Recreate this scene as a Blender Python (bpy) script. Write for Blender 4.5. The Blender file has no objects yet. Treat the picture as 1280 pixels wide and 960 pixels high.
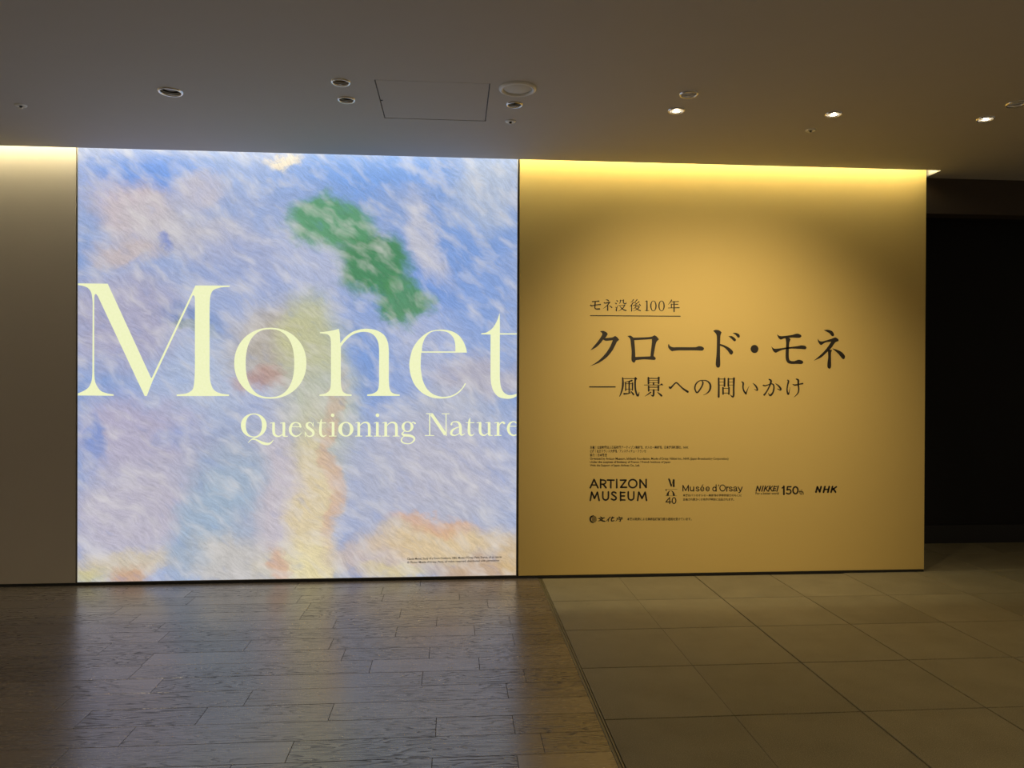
import bpy, bmesh, math, random
from mathutils import Vector, Matrix
from mathutils.geometry import tessellate_polygon
random.seed(11)
C = bpy.context.scene.collection
SC = bpy.context.scene
PI = math.pi

# ------------------------------------------------------------------ camera
FPX, YAW, PITCH, ROLL, HC = 941.8, 0.07699, -0.0044, 0.00372, 1.50807
_fw = Vector((math.sin(YAW)*math.cos(PITCH), math.cos(YAW)*math.cos(PITCH), math.sin(PITCH)))
_r0 = Vector((math.cos(YAW), -math.sin(YAW), 0)); _u0 = _r0.cross(_fw)
_rt = math.cos(ROLL)*_r0 + math.sin(ROLL)*_u0
_up = -math.sin(ROLL)*_r0 + math.cos(ROLL)*_u0
cam = bpy.data.cameras.new('camera'); cam.sensor_width = 36; cam.lens = 36*FPX/1280
co = bpy.data.objects.new('camera', cam); C.objects.link(co)
M = Matrix.Identity(4)
for i in range(3):
    M[i][0], M[i][1], M[i][2] = _rt[i], _up[i], -_fw[i]
M[0][3], M[1][3], M[2][3] = 0, 0, HC
co.matrix_world = M; SC.camera = co
cam.clip_start = .05

# ------------------------------------------------------------------ world, exposure, cove and room light
SC.view_settings.view_transform = 'Standard'; SC.view_settings.look = 'None'
SC.view_settings.exposure = 0.0; SC.view_settings.gamma = 1
W = bpy.data.worlds.new('world'); SC.world = W; W.use_nodes = True
W.node_tree.nodes['Background'].inputs[0].default_value = (1.0, .84, .62, 1)
W.node_tree.nodes['Background'].inputs[1].default_value = 0.15

D = 5.722           # front of the exhibition wall
ZC = 3.152          # ceiling
SY0, SY1 = 5.58, 5.80   # lighting slot in the ceiling
XA, XB, XC = -2.745, .489, 3.736  # wall joints
XR = 3.765          # right end of the slot
WARM = (1.0, .80, .49)
def area(name, loc, rx, sx, sy, power, col):
    l = bpy.data.lights.new(name, 'AREA'); l.shape = 'RECTANGLE'; l.size = sx; l.size_y = sy
    l.energy = power; l.color = col
    o = bpy.data.objects.new(name, l); C.objects.link(o); o.location = loc; o.rotation_euler = (rx, 0, 0)
    return o
# cove strip above the ceiling lip; it looks down and a little towards the wall
area('cove_light', ((-7+XR)/2, 5.61, 3.32), math.radians(24), XR+7-.04, .03, 96, (1.0, .93, .62))

# ------------------------------------------------------------------ helpers
def ray(x, y): return _fw + (x-640)/FPX*_rt - (y-480)/FPX*_up
def wall_pt(x, y, Y=D):
    d = ray(x, y); t = Y/d.y
    return d.x*t, HC + d.z*t
def floor_pt(x, y):
    d = ray(x, y); t = -HC/d.z
    return d.x*t, d.y*t
def tag(o, label=None, cat=None, group=None, kind=None):
    if label: o['label'] = label
    if cat: o['category'] = cat
    if group: o['group'] = group
    if kind: o['kind'] = kind
    return o
def obj(name, bm, mat, parent=None, smooth=False):
    me = bpy.data.meshes.new(name); bm.to_mesh(me); bm.free()
    if mat: me.materials.append(mat)
    if smooth:
        for p in me.polygons: p.use_smooth = True
    o = bpy.data.objects.new(name, me); C.objects.link(o)
    if parent: o.parent = parent
    return o
def empty(name, loc=(0, 0, 0)):
    o = bpy.data.objects.new(name, None); C.objects.link(o); o.location = loc
    o.empty_display_size = .05
    return o
def box(bm, x0, x1, y0, y1, z0, z1, ch=0):
    if ch:
        a = [bm.verts.new(p) for p in ((x0, y0, z0), (x1, y0, z0), (x1, y1, z0), (x0, y1, z0))]
        b = [bm.verts.new(p) for p in ((x0, y0, z1-ch), (x1, y0, z1-ch), (x1, y1, z1-ch), (x0, y1, z1-ch))]
        c = [bm.verts.new(p) for p in ((x0+ch, y0+ch, z1), (x1-ch, y0+ch, z1), (x1-ch, y1-ch, z1), (x0+ch, y1-ch, z1))]
        for p, q in ((a, b), (b, c)):
            for i in range(4):
                j = (i+1) % 4; bm.faces.new((p[i], p[j], q[j], q[i]))
        bm.faces.new(c); bm.faces.new(a[::-1]); return
    v = [bm.verts.new((x, y, z)) for z in (z0, z1) for (x, y) in ((x0, y0), (x1, y0), (x1, y1), (x0, y1))]
    for f in ((3, 2, 1, 0), (4, 5, 6, 7), (0, 1, 5, 4), (1, 2, 6, 5), (2, 3, 7, 6), (3, 0, 4, 7)):
        bm.faces.new([v[i] for i in f])
def lathe(bm, prof, seg=32, loc=(0, 0, 0)):
    rings = []
    for r, z in prof:
        if r < 1e-6: rings.append([bm.verts.new((loc[0], loc[1], loc[2]+z))])
        else: rings.append([bm.verts.new((loc[0]+r*math.cos(2*PI*i/seg), loc[1]+r*math.sin(2*PI*i/seg), loc[2]+z)) for i in range(seg)])
    for a, b in zip(rings, rings[1:]):
        for i in range(seg):
            j = (i+1) % seg
            if len(a) == 1 and len(b) == 1: continue
            if len(a) == 1: bm.faces.new((a[0], b[j], b[i]))
            elif len(b) == 1: bm.faces.new((a[i], a[j], b[0]))
            else: bm.faces.new((a[i], a[j], b[j], b[i]))
def lin(c):
    return tuple(((v/255)/12.92 if v/255 <= .04045 else ((v/255+.055)/1.055)**2.4) for v in c)

class NT:
    """tiny node-tree writer"""
    def __init__(s, name):
        s.m = bpy.data.materials.new(name); s.m.use_nodes = True
        s.t = s.m.node_tree; s.t.nodes.clear()
        s.out = s.t.nodes.new('ShaderNodeOutputMaterial')
    def n(s, typ, ins=None, **kw):
        nd = s.t.nodes.new('ShaderNode'+typ)
        for k, v in kw.items(): setattr(nd, k, v)
        for k, v in (ins or {}).items():
            i = nd.inputs[k]
            if hasattr(v, 'is_output') or isinstance(v, bpy.types.NodeSocket): s.t.links.new(v, i)
            else:
                if i.type == 'RGBA' and len(v) == 3: v = tuple(v)+(1,)
                i.default_value = v
        return nd
    def math(s, op, a, b=0., clamp=False):
        return s.n('Math', {0: a, 1: b}, operation=op, use_clamp=clamp).outputs[0]
    def mix(s, f, a, b, blend='MIX'):
        nd = s.n('Mix', {0: f}, data_type='RGBA', blend_type=blend)
        for k, v in ((6, a), (7, b)):
            i = nd.inputs[k]
            if isinstance(v, bpy.types.NodeSocket): s.t.links.new(v, i)
            else: i.default_value = tuple(v)+(1,) if len(v) == 3 else v
        return nd.outputs[2]
    def ramp(s, f, *stops):
        nd = s.n('ValToRGB', {0: f}); e = nd.color_ramp.elements
        while len(e) > 1: e.remove(e[-1])
        for k, (p, c) in enumerate(stops):
            el = e[0] if k == 0 else e.new(p)
            el.position = p
            el.color = (c, c, c, 1) if not hasattr(c, '__len__') else tuple(c)+(1,)
        return nd.outputs[0]
    def surf(s, sh): s.t.links.new(sh, s.out.inputs[0]); return s.m
    def bsdf(s, **ins):
        nd = s.n('BsdfPrincipled')
        for k, v in ins.items():
            i = nd.inputs[k.replace('_', ' ')]
            if isinstance(v, bpy.types.NodeSocket): s.t.links.new(v, i)
            else: i.default_value = tuple(v)+(1,) if i.type == 'RGBA' and len(v) == 3 else v
        return nd.outputs[0]

def plain(name, col, rough=.5, metal=0., noise=0.03, scale=40., bump=0.0, **kw):
    t = NT(name); tc = t.n('TexCoord').outputs['Object']
    nz = t.n('TexNoise', {'Vector': tc, 'Scale': scale, 'Detail': 4.}).outputs[0]
    f = t.math('MULTIPLY_ADD', nz, 2*noise); t.t.nodes[-1].inputs[2].default_value = 1-noise
    c = t.mix(1., tuple(col), t.n('CombineColor', {0: f, 1: f, 2: f}).outputs[0], 'MULTIPLY')
    a = dict(Base_Color=c, Roughness=rough, Metallic=metal); a.update(kw)
    if bump:
        a['Normal'] = t.n('Bump', {'Height': nz, 'Strength': bump, 'Distance': .002}).outputs[0]
    return t.surf(t.bsdf(**a))

MAT = {}
MAT['ceiling'] = plain('ceiling_paint', (.56, .53, .50), .8, noise=.02, scale=6)
MAT['white'] = plain('white_enamel', (.90, .89, .85), .4)
MAT['cove'] = plain('cove_paint', (.8, .78, .72), .7)
MAT['yellow'] = plain('yellow_wall_vinyl', (.74, .545, .185), .62, noise=.012, scale=3, Specular_IOR_Level=.25)
MAT['beige'] = plain('beige_wall_cloth', (.66, .58, .47), .7, noise=.02, scale=3)
MAT['black'] = plain('black_metal', (.012, .011, .010), .5)
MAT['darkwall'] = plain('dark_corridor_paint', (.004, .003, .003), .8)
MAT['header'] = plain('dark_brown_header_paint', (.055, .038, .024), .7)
MAT['ink'] = plain('dark_brown_ink', (.018, .012, .006), .6)
MAT['caption_ink'] = plain('grey_caption_ink', (.10, .09, .09), .6)
MAT['metal'] = plain('brushed_steel', (.55, .52, .48), .35, metal=1.)
MAT['ring'] = plain('polished_trim', (.92, .90, .86), .22, metal=.9)
MAT['bronze'] = plain('bronze_reflector', (.30, .22, .12), .3, metal=.8)
MAT['alu'] = plain('silver_edge_profile', (.5, .49, .47), .35, metal=.7)
MAT['lens_grey'] = plain('grey_glass_lens', (.20, .19, .18), .15)
MAT['mesh_grille'] = plain('pale_speaker_mesh', (.72, .70, .64), .6, noise=.12, scale=300)
MAT['joint'] = plain('olive_brass_joint', (.22, .19, .10), .45, metal=.3)
MAT['subfloor'] = plain('dark_mortar', (.05, .036, .018), .9)
def emis(name, col, s):
    t = NT(name); return t.surf(t.n('Emission', {'Color': tuple(col), 'Strength': s}).outputs[0])
MAT['lamp'] = emis('lit_lamp_lens', (1, .86, .62), 30.)
MAT['strip'] = emis('led_strip_glow', (1, .84, .55), 4.)

def wood():
    t = NT('grey_brown_oak')
    tc = t.n('TexCoord').outputs['Object']; rnd = t.n('ObjectInfo').outputs['Random']
    off = t.n('CombineXYZ', {0: t.math('MULTIPLY', rnd, 37.), 1: t.math('MULTIPLY', rnd, 91.), 2: t.math('MULTIPLY', rnd, 13.)}).outputs[0]
    v = t.n('VectorMath', {0: tc, 1: off}, operation='ADD').outputs[0]
    wv = t.n('Mapping', {'Vector': v, 'Scale': (1.3, 9., 1.)}).outputs[0]
    wob = t.n('TexNoise', {'Vector': wv, 'Scale': 1.6, 'Detail': 2., 'Roughness': .5}).outputs[0]
    # cathedral growth rings: contour lines of a stretched noise field
    ringf = t.math('FRACT', t.math('MULTIPLY', wob, 13.))
    ring = t.ramp(ringf, (0., 0.), (.62, .25), (.88, 1.), (1., 0.))
    fine = t.n('TexNoise', {'Vector': t.n('Mapping', {'Vector': v, 'Scale': (5., 130., 1.)}).outputs[0], 'Scale': 1., 'Detail': 5., 'Roughness': .65}).outputs[0]
    pat = t.n('TexNoise', {'Vector': v, 'Scale': 1.1, 'Detail': 1.}).outputs[0]
    patm = t.ramp(pat, (.32, .1), (.54, 1.))
    g = t.math('MULTIPLY', ring, patm)
    finer = t.ramp(fine, (.35, 0.), (.68, 1.))
    tot = t.math('ADD', t.math('MULTIPLY', g, .80), t.math('MULTIPLY', finer, .38), True)
    base = t.mix(rnd, (.140, .108, .080), (.220, .174, .132))
    col = t.mix(tot, base, (.035, .024, .016))
    rough = t.math('ADD', t.math('MULTIPLY', tot, .22), .20)
    bump = t.n('Bump', {'Height': tot, 'Strength': .05, 'Distance': .0005}, invert=True).outputs[0]
    spec = t.math('SUBTRACT', .72, t.math('MULTIPLY', tot, .58))
    return t.surf(t.bsdf(Base_Color=col, Roughness=rough, Normal=bump, Specular_IOR_Level=spec, IOR=2.3))
MAT['wood'] = wood()
def tile_mat():
    t = NT('buff_stone_tile')
    tc = t.n('TexCoord').outputs['Object']; rnd = t.n('ObjectInfo').outputs['Random']
    off = t.n('CombineXYZ', {0: t.math('MULTIPLY', rnd, 37.), 1: t.math('MULTIPLY', rnd, 91.), 2: 0.}).outputs[0]
    v = t.n('VectorMath', {0: tc, 1: off}, operation='ADD').outputs[0]
    a = t.n('TexNoise', {'Vector': v, 'Scale': 4., 'Detail': 6., 'Roughness': .6}).outputs[0]
    s = t.n('TexNoise', {'Vector': v, 'Scale': 260., 'Detail': 2.}).outputs[0]
    c = t.mix(t.ramp(a, (.3, 0.), (.7, 1.)), (.215, .184, .105), (.272, .233, .136))
    c = t.mix(t.ramp(s, (.52, 0.), (.75, .6)), c, (.55, .48, .33))
    c = t.mix(t.ramp(s, (.25, .45), (.45, 0.)), c, (.10, .08, .045))
    k = t.math('ADD', t.math('MULTIPLY', rnd, .14), .93)
    c = t.mix(1., c, t.n('CombineColor', {0: k, 1: k, 2: k}).outputs[0], 'MULTIPLY')
    b = t.n('Bump', {'Height': s, 'Strength': .3, 'Distance': .001}).outputs[0]
    return t.surf(t.bsdf(Base_Color=c, Roughness=.62, Normal=b, Specular_IOR_Level=.3))
MAT['tile'] = tile_mat()

# ------------------------------------------------------------------ floor
fb = bmesh.new(); box(fb, -7, 9, -1.5, 8.0, -.16, -.012)
floor = tag(obj('floor', fb, MAT['subfloor']), 'floor of grey-brown oak planks on the left and buff square tiles on the right', 'floor', kind='structure')
JX = .6605
jp = bmesh.new(); box(jp, JX-.013, JX-.002, -1.5, D-.02, -.012, .0015, .001)
o = obj('joint_strip', jp, MAT['joint'], floor); tag(o, 'thin olive metal strip between planks and tiles')
jp = bmesh.new(); box(jp, JX+.002, JX+.010, -1.5, D-.02, -.012, .0015, .001)
obj('joint_strip', jp, MAT['joint'], floor)
# plank ends read off the photograph (pixels), grouped into rows by depth
ends_px = [(144.5,765),(240,750),(172,771),(202,782.5),(129,812.5),(310,806),(184,825),(85,827),(196,857.5),(310,872.5),(80,879),
 (251,896),(104,899),(156,924),(289,957),(375,747.6),(480,743.4),(574,743),(609,750.5),(379,767),(501,764.5),(419.5,777.7),(546,775.8),
 (496,787),(593,785.6),(415,802.5),(430,816.5),(537,813.7),(464,831.4),(599,828.6),(528,846),(414,889.6),(545,908),
 (362,939.7),(540,953),(636.5,772),(641.5,797.4),(598.5,827.8),(656,844.6),(634,863),(642,905),(677,923.4),(647,950)]
P0, PW = 4.459, .18
rows = {}
for e in ends_px:
    X, Y = floor_pt(*e); k = math.floor((Y-P0)/PW)
    L = rows.setdefault(k, [])
    if all(abs(X-q) > .25 for q in L): L.append(X)
k0 = math.floor((-1.5-P0)/PW)+1; k1 = math.floor((D-P0)/PW)
for k in range(k0, k1+1):
    y0 = P0+k*PW; y1 = min(y0+PW, D-.004)
    if y1-y0 < .02: continue
    L = sorted(rows.get(k, [JX-random.uniform(.2, 1.3)]))
    while L[0] > -6.2: L.insert(0, L[0]-random.choice((.9, 1.2, 1.35, 1.5)))
    out = [L[0]]
    for q in L[1:]:
        while q-out[-1] > 1.9: out.append(out[-1]+random.uniform(.8, 1.3))
        if q-out[-1] > .2: out.append(q)
    while JX-.014-out[-1] > 1.9: out.append(out[-1]+random.uniform(.85, 1.4))
    if JX-.014-out[-1] > .12: out.append(JX-.014)
    else: out[-1] = JX-.014
    for a, b in zip(out, out[1:]):
        bm = bmesh.new(); hx, hy = (b-a)/2-.0011, (y1-y0)/2-.0014
        box(bm, -hx, hx, -hy, hy, -.012, 0, .0004)
        o = obj('plank', bm, MAT['wood'], floor); o.location = ((a+b)/2, (y0+y1)/2, random.uniform(-.0002, .0002))
TS, TX0, TY0 = .6, .6657, 5.10767
tm = None
for i in range(-0, 13):
    for j in range(-4, 11):
        x0 = TX0+i*TS; y1 = TY0-j*TS; y0 = y1-TS
        if x0 < XC-.7 and y0 > D-.05: continue
        if tm is None:
            bm = bmesh.new(); box(bm, .0035, TS-.0035, .0035, TS-.0035, -.012, 0, .0015)
            tm = obj('tile', bm, MAT['tile'], floor); o = tm
        else: o = tm.copy(); C.objects.link(o)
        o.location = (x0 + (.006 if i == 0 else 0), y0, random.uniform(-.0003, .0003))

# ------------------------------------------------------------------ ceiling with real openings
def prism_with_holes(bm, outer, holes, z0, z1):
    """flat slab z0..z1 in plan, holes cut through"""
    loops = [outer]+holes
    tris = tessellate_polygon([[Vector((x, y, 0)) for x, y in l] for l in loops])
    flat = [p for l in loops for p in l]
    lo = [bm.verts.new((x, y, z0)) for x, y in flat]; hi = [bm.verts.new((x, y, z1)) for x, y in flat]
    for t in tris:
        try: bm.faces.new([lo[i] for i in t]); bm.faces.new([hi[i] for i in t[::-1]])
        except ValueError: pass
    s = 0
    for l in loops:
        n = len(l)
        for i in range(n):
            a, b = s+i, s+(i+1) % n
            bm.faces.new((lo[a], lo[b], hi[b], hi[a]))
        s += n
    bmesh.ops.recalc_face_normals(bm, faces=bm.faces)
def circ(x, y, r, n=28): return [(x+r*math.cos(2*PI*i/n), y+r*math.sin(2*PI*i/n)) for i in range(n)]
# kind, x, y, radius
ADDED_LAMPS = list(range(11, 17))
FIX = [('ring', -1.62, 4.449, .058), ('bronze', -.628, 4.224, .046), ('dark', -.634, 4.486, .044), ('dark', .354, 4.477, .042),
       ('speaker', .352, 4.231, .088), ('lit', 1.341, 4.49, .044), ('lit', 2.318, 4.467, .044), ('lit', 3.301, 4.466, .044),
       ('chrome', 1.335, 4.228, .046), ('chrome', 3.298, 4.207, .046), ('chrome', -2.625, 4.48, .042)]
FIX += [('lit', x, y, .044) for y in (2.5, .6) for x in (-2.6, 1.9, 3.9)]   # unseen downlights added to brighten floor and wall, above and behind the camera
SPR = [(-2.60, 4.749), (.352, 4.769), (2.316, 4.764)]
HX0, HX1, HY0, HY1 = -.44, .196, 4.175, 4.783
outer = [(-7, -1.5), (9, -1.5), (9, 5.74), (XR+.1, 5.74), (XR+.1, SY1), (XR, SY1), (XR, SY0), (-7, SY0)]
# the strip beside the slot's right end is part of the slab
outer = [(-7, -1.5), (9, -1.5), (9, 5.80), (XR, 5.80), (XR, SY0), (-7, SY0)]
holes = [circ(x, y, r) for k, x, y, r in FIX]
holes.append([(HX0, HY0), (HX1, HY0), (HX1, HY1), (HX0, HY1)])
bm = bmesh.new(); prism_with_holes(bm, outer, holes, ZC, ZC+.012)
ceiling = tag(obj('ceiling', bm, MAT['ceiling']), 'flat matt grey ceiling with round fittings and a lighting slot', 'ceiling', kind='structure')

bm = bmesh.new(); bx = lambda *a: box(bm, *a)
box(bm, -7, XR+.02, SY0-.02, SY0, ZC+.012, 3.46)
box(bm, -7, XR+.02, SY0-.02, SY1+.14, 3.46, 3.48)
box(bm, XR, XR+.02, SY0, SY1+.1, ZC+.012, 3.46)
box(bm, 3.70, XR, SY1, SY1+.02, ZC, 3.46)
tag(obj('trim_1', bm, MAT['cove']), 'white-lined lighting slot in the ceiling along the wall top', 'cove', kind='structure')
led = empty('led_strip', (-1.6, 5.60, 3.315)); tag(led, 'glowing warm light strip hidden in the slot above the wall', 'strip light')
bm = bmesh.new(); box(bm, -5.36, 5.34, -.012, .012, .002, .014); obj('profile', bm, MAT['alu'], led)
bm = bmesh.new(); box(bm, -5.36, 5.34, -.008, .008, -.004, .001); obj('diffuser', bm, MAT['strip'], led)

# ------------------------------------------------------------------ walls
G = .006
ZB = .020
bm = bmesh.new(); box(bm, -7, XA-.004, D, D+.04, ZB, 3.40)
tag(obj('wall_left', bm, MAT['beige']), 'plain beige wall panel left of the glowing picture', 'wall', kind='structure')
bm = bmesh.new(); box(bm, XB+.007, XC, D, D+.04, ZB, 3.40)
wall = tag(obj('wall_back', bm, MAT['yellow']), 'golden yellow wall panel printed with dark Japanese lettering', 'wall', kind='structure')
bm = bmesh.new(); box(bm, -7, XC-.004, D+.045, D+.078, 0, 3.40)
tag(obj('wall_core', bm, MAT['black']), 'black core wall behind the panels, seen as their dark joints', 'wall', kind='structure')
bm = bmesh.new(); box(bm, -7, XC-.004, D-.004, D+.045, 0, ZB-.003)
tag(obj('baseboard_back', bm, MAT['black']), 'low black plinth under the wall panels', 'baseboard', kind='structure')
# dark opening at the right
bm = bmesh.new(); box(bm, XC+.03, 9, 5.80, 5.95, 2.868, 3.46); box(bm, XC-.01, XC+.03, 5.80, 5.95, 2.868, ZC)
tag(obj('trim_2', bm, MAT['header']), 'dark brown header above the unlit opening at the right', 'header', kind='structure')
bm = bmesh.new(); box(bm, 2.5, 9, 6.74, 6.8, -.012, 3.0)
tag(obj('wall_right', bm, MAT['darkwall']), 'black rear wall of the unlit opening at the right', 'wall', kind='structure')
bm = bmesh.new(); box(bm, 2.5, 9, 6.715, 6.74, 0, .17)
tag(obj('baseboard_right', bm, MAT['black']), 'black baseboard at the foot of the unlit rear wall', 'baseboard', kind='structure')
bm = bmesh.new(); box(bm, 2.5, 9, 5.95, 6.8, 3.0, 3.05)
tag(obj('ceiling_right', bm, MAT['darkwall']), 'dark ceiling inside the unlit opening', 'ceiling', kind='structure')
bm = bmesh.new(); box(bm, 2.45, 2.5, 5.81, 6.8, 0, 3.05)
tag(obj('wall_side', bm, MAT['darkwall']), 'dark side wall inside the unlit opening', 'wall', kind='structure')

# ------------------------------------------------------------------ lightbox
FX0, FX1, FZ0, FZ1 = XA+.004, XB-.007, ZB, 3.40
def picture():
    t = NT('backlit_abstract_print')
    tc = t.n('TexCoord').outputs['Object']
    def warp(v, scale, amt, st=(1, 1, 1)):
        m = t.n('Mapping', {'Vector': v, 'Scale': st}).outputs[0]
        c = t.n('TexNoise', {'Vector': m, 'Scale': scale, 'Detail': 4., 'Roughness': .6}).outputs[1]
        c = t.n('VectorMath', {0: c, 1: (.5, .5, .5)}, operation='SUBTRACT').outputs[0]
        c = t.n('VectorMath', {0: c, 3: amt}, operation='SCALE')
        return t.n('VectorMath', {0: v, 1: c.outputs[0]}, operation='ADD').outputs[0]
    w = warp(tc, 2.2, .42); w = warp(w, 9., .12, (1, 1, 1.6)); wl = warp(tc, 1.5, .25); w = warp(w, 70., .03, (.5, 1, 1.))
    col = t.mix(t.ramp(t.n('TexNoise', {'Vector': w, 'Scale': 1.3, 'Detail': 2.}).outputs[0], (.35, 0.), (.65, 1.)), lin((134, 162, 214)), lin((180, 188, 216)))
    def blob(col, x, y, rx, ry, c, a=1., ang=0., soft=.6):
        X, Z = wall_pt(x, y); s = 5.9/FPX
        m = t.n('Mapping', {'Vector': w, 'Location': (X, 0, Z), 'Rotation': (0, math.radians(ang), 0), 'Scale': (rx*s, 1000., ry*s)}, vector_type='TEXTURE').outputs[0]
        L = t.n('VectorMath', {0: m}, operation='LENGTH').outputs['Value']
        f = t.n('MapRange', {0: L, 1: 1+soft*.6, 2: 1-soft, 3: 0., 4: a}, interpolation_type='SMOOTHSTEP').outputs[0]
        return t.mix(f, col, lin(c))
    for b in BLOBS: col = blob(col, *b)
    # brush texture: short slanted streaks and canvas grain
    st = t.n('Mapping', {'Vector': wl, 'Rotation': (0, math.radians(38), 0), 'Scale': (1/14, 1., 1/80)}, vector_type='TEXTURE').outputs[0]
    s1 = t.n('TexNoise', {'Vector': st, 'Scale': 1., 'Detail': 3., 'Roughness': .6}).outputs[0]
    s2 = t.n('TexNoise', {'Vector': tc, 'Scale': 170., 'Detail': 2., 'Roughness': .8}).outputs[0]
    k = t.math('ADD', t.math('MULTIPLY', s1, .62), t.math('MULTIPLY', s2, .60))
    k = t.math('ADD', k, .36)
    col = t.mix(1., col, t.n('CombineColor', {0: k, 1: k, 2: k}).outputs[0], 'MULTIPLY')
    hue = t.n('TexNoise', {'Vector': t.n('Mapping', {'Vector': wl, 'Rotation': (0, math.radians(38), 0), 'Scale': (1/3.0, 1, 1/7)}, vector_type='TEXTURE').outputs[0], 'Scale': 1.6, 'Detail': 3.}).outputs[0]
    col = t.mix(t.ramp(hue, (.48, 0.), (.74, .5)), col, lin((228, 224, 222)))
    col = t.mix(t.ramp(hue, (.25, .22), (.40, 0.)), col, lin((112, 146, 210)))
    e = t.n('Emission', {'Color': col, 'Strength': .95}).outputs[0]
    d = t.bsdf(Base_Color=t.mix(.9, col, (.04, .04, .04)), Roughness=.5, Specular_IOR_Level=.2)
    return t.surf(t.n('AddShader', {0: e, 1: d}).outputs[0])
# x, y, rx, ry, colour, amount, angle, softness   (an abstract field of colour dabs)
BLOBS = [
 (185,225,80,36,(104,150,226),.9,-5), (320,215,90,30,(160,182,226),.6), (470,215,110,26,(116,160,228),.85), (585,330,60,110,(128,162,222),.75),
 (610,240,50,50,(186,196,214),.75), (165,265,58,34,(206,190,192),.9,10), (235,290,90,30,(196,192,200),.8,12), (250,240,32,22,(210,200,202),.7),
 (355,200,18,8,(240,226,200),.9), (155,315,46,18,(204,188,184),.8), (205,300,14,8,(92,124,204),.6,35), (300,330,60,40,(160,172,212),.6),
 (150,400,80,60,(176,172,196),.85), (240,400,44,14,(104,134,190),.6,10), (240,412,30,6,(150,160,110),.5,12), (250,470,60,60,(182,194,218),.8), (170,545,80,50,(184,176,200),.85), (220,545,22,18,(124,158,220),.6),
 (115,560,14,30,(112,144,210),.7), (160,640,100,60,(196,188,200),.85), (505,345,70,50,(112,152,222),.6), (600,470,60,26,(186,180,190),.8),
 (560,520,90,40,(180,186,204),.8), (470,470,60,50,(130,162,220),.6), (540,590,120,60,(190,190,208),.85), (460,600,40,50,(150,176,218),.5), (590,640,60,30,(176,184,206),.7),
 (520,610,130,90,(190,188,200),.6), (250,600,120,80,(186,182,198),.5),
 # loose green dabs
 (415,280,48,36,(92,156,112),.95,0,.35), (472,326,50,40,(74,140,90),.95,0,.35), (508,376,34,36,(84,146,96),.92,0,.35), (540,300,20,50,(220,212,208),.6,-25),
 # cream, straw and mauve haze
 (345,430,56,52,(186,176,158),.85), (388,420,40,50,(200,200,150),.8), (395,520,50,80,(196,198,172),.85), (330,475,34,16,(186,138,118),.6),
 (305,620,70,100,(176,182,198),.85,0), (350,640,30,120,(206,196,202),.8), (392,650,30,120,(226,208,166),.9), (414,590,10,120,(216,172,146),.5),
 (262,650,40,100,(160,184,206),.7,25), (290,705,70,30,(204,198,188),.8), (385,708,50,30,(232,220,172),.8), (345,712,10,30,(210,160,138),.6),
 (470,700,60,24,(206,188,178),.8), (560,680,90,26,(228,200,144),.8), (600,712,60,16,(202,168,122),.8), (545,655,50,12,(222,170,124),.6),
 (150,705,60,18,(214,200,170),.8), (165,718,16,14,(202,150,112),.6), (115,718,20,14,(208,200,132),.6), (230,700,30,22,(156,176,202),.6),
 (500,715,40,12,(224,208,152),.7), (640,700,20,26,(216,186,130),.7)]
light = empty('lightbox', ((FX0+FX1)/2, D, ZB)); tag(light, 'tall glowing lightbox of blue and cream abstract colours with pale yellow lettering', 'lightbox')
LL = Matrix.Translation(-Vector(light.location))
def put(name, bm, mat, parent, smooth=False):
    """mesh given in world coordinates, re-based on its parent"""
    pl = Vector((0, 0, 0)) if parent is None else parent.location
    bmesh.ops.translate(bm, verts=bm.verts, vec=-pl)
    return obj(name, bm, mat, parent, smooth)
bm = bmesh.new(); box(bm, FX0+.005, FX1-.005, D+.002, D+.03, FZ0+.005, FZ1)
pr = obj('backlit_print', bm, picture(), None); pr.parent = light; pr.matrix_parent_inverse = LL
for nm, a in (('frame', (FX0, FX0+.005)), ('frame', (FX1-.005, FX1))):
    bm = bmesh.new(); box(bm, a[0], a[1], D, D+.03, FZ0, FZ1); put(nm, bm, MAT['alu'], light)
bm = bmesh.new(); box(bm, FX0+.005, FX1-.005, D, D+.03, FZ0, FZ0+.005); put('frame', bm, MAT['alu'], light)

# ------------------------------------------------------------------ lettering
def to_wall(px, py, Y): X, Z = wall_pt(px, py, Y); return Vector((X, Y, Z))
def smooth_loop(pts):
    """closed Catmull-Rom through points; a third item marks a corner"""
    n = len(pts); out = []
    P = [Vector((p[0], p[1])) for p in pts]; cor = [len(p) > 2 for p in pts]
    if (P[0]-P[-1]).length < 1e-6: P.pop(); cor.pop(); n -= 1
    for i in range(n):
        a, b = P[i], P[(i+1) % n]
        t0 = (b-a)*.5 if cor[i] else (b-P[i-1])*.5
        t1 = (b-a)*.5 if cor[(i+1) % n] else (P[(i+2) % n]-a)*.5
        L = (b-a).length
        for t in (t0, t1):
            if t.length > L*.9: t *= L*.9/t.length
        m = 1 if cor[i] and cor[(i+1) % n] else 6
        for s in range(m):
            u = s/m; h = (2*u**3-3*u**2+1, u**3-2*u**2+u, -2*u**3+3*u**2, u**3-u**2)
            out.append(h[0]*a+h[1]*t0+h[2]*b+h[3]*t1)
    return out
def ell(cx, cy, rx, ry, e=2., n=56):
    return [Vector((cx+rx*math.copysign(abs(math.cos(a))**(2/e), math.cos(a)), cy+ry*math.copysign(abs(math.sin(a))**(2/e), math.sin(a))))
            for a in (2*PI*i/n for i in range(n))]
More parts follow.
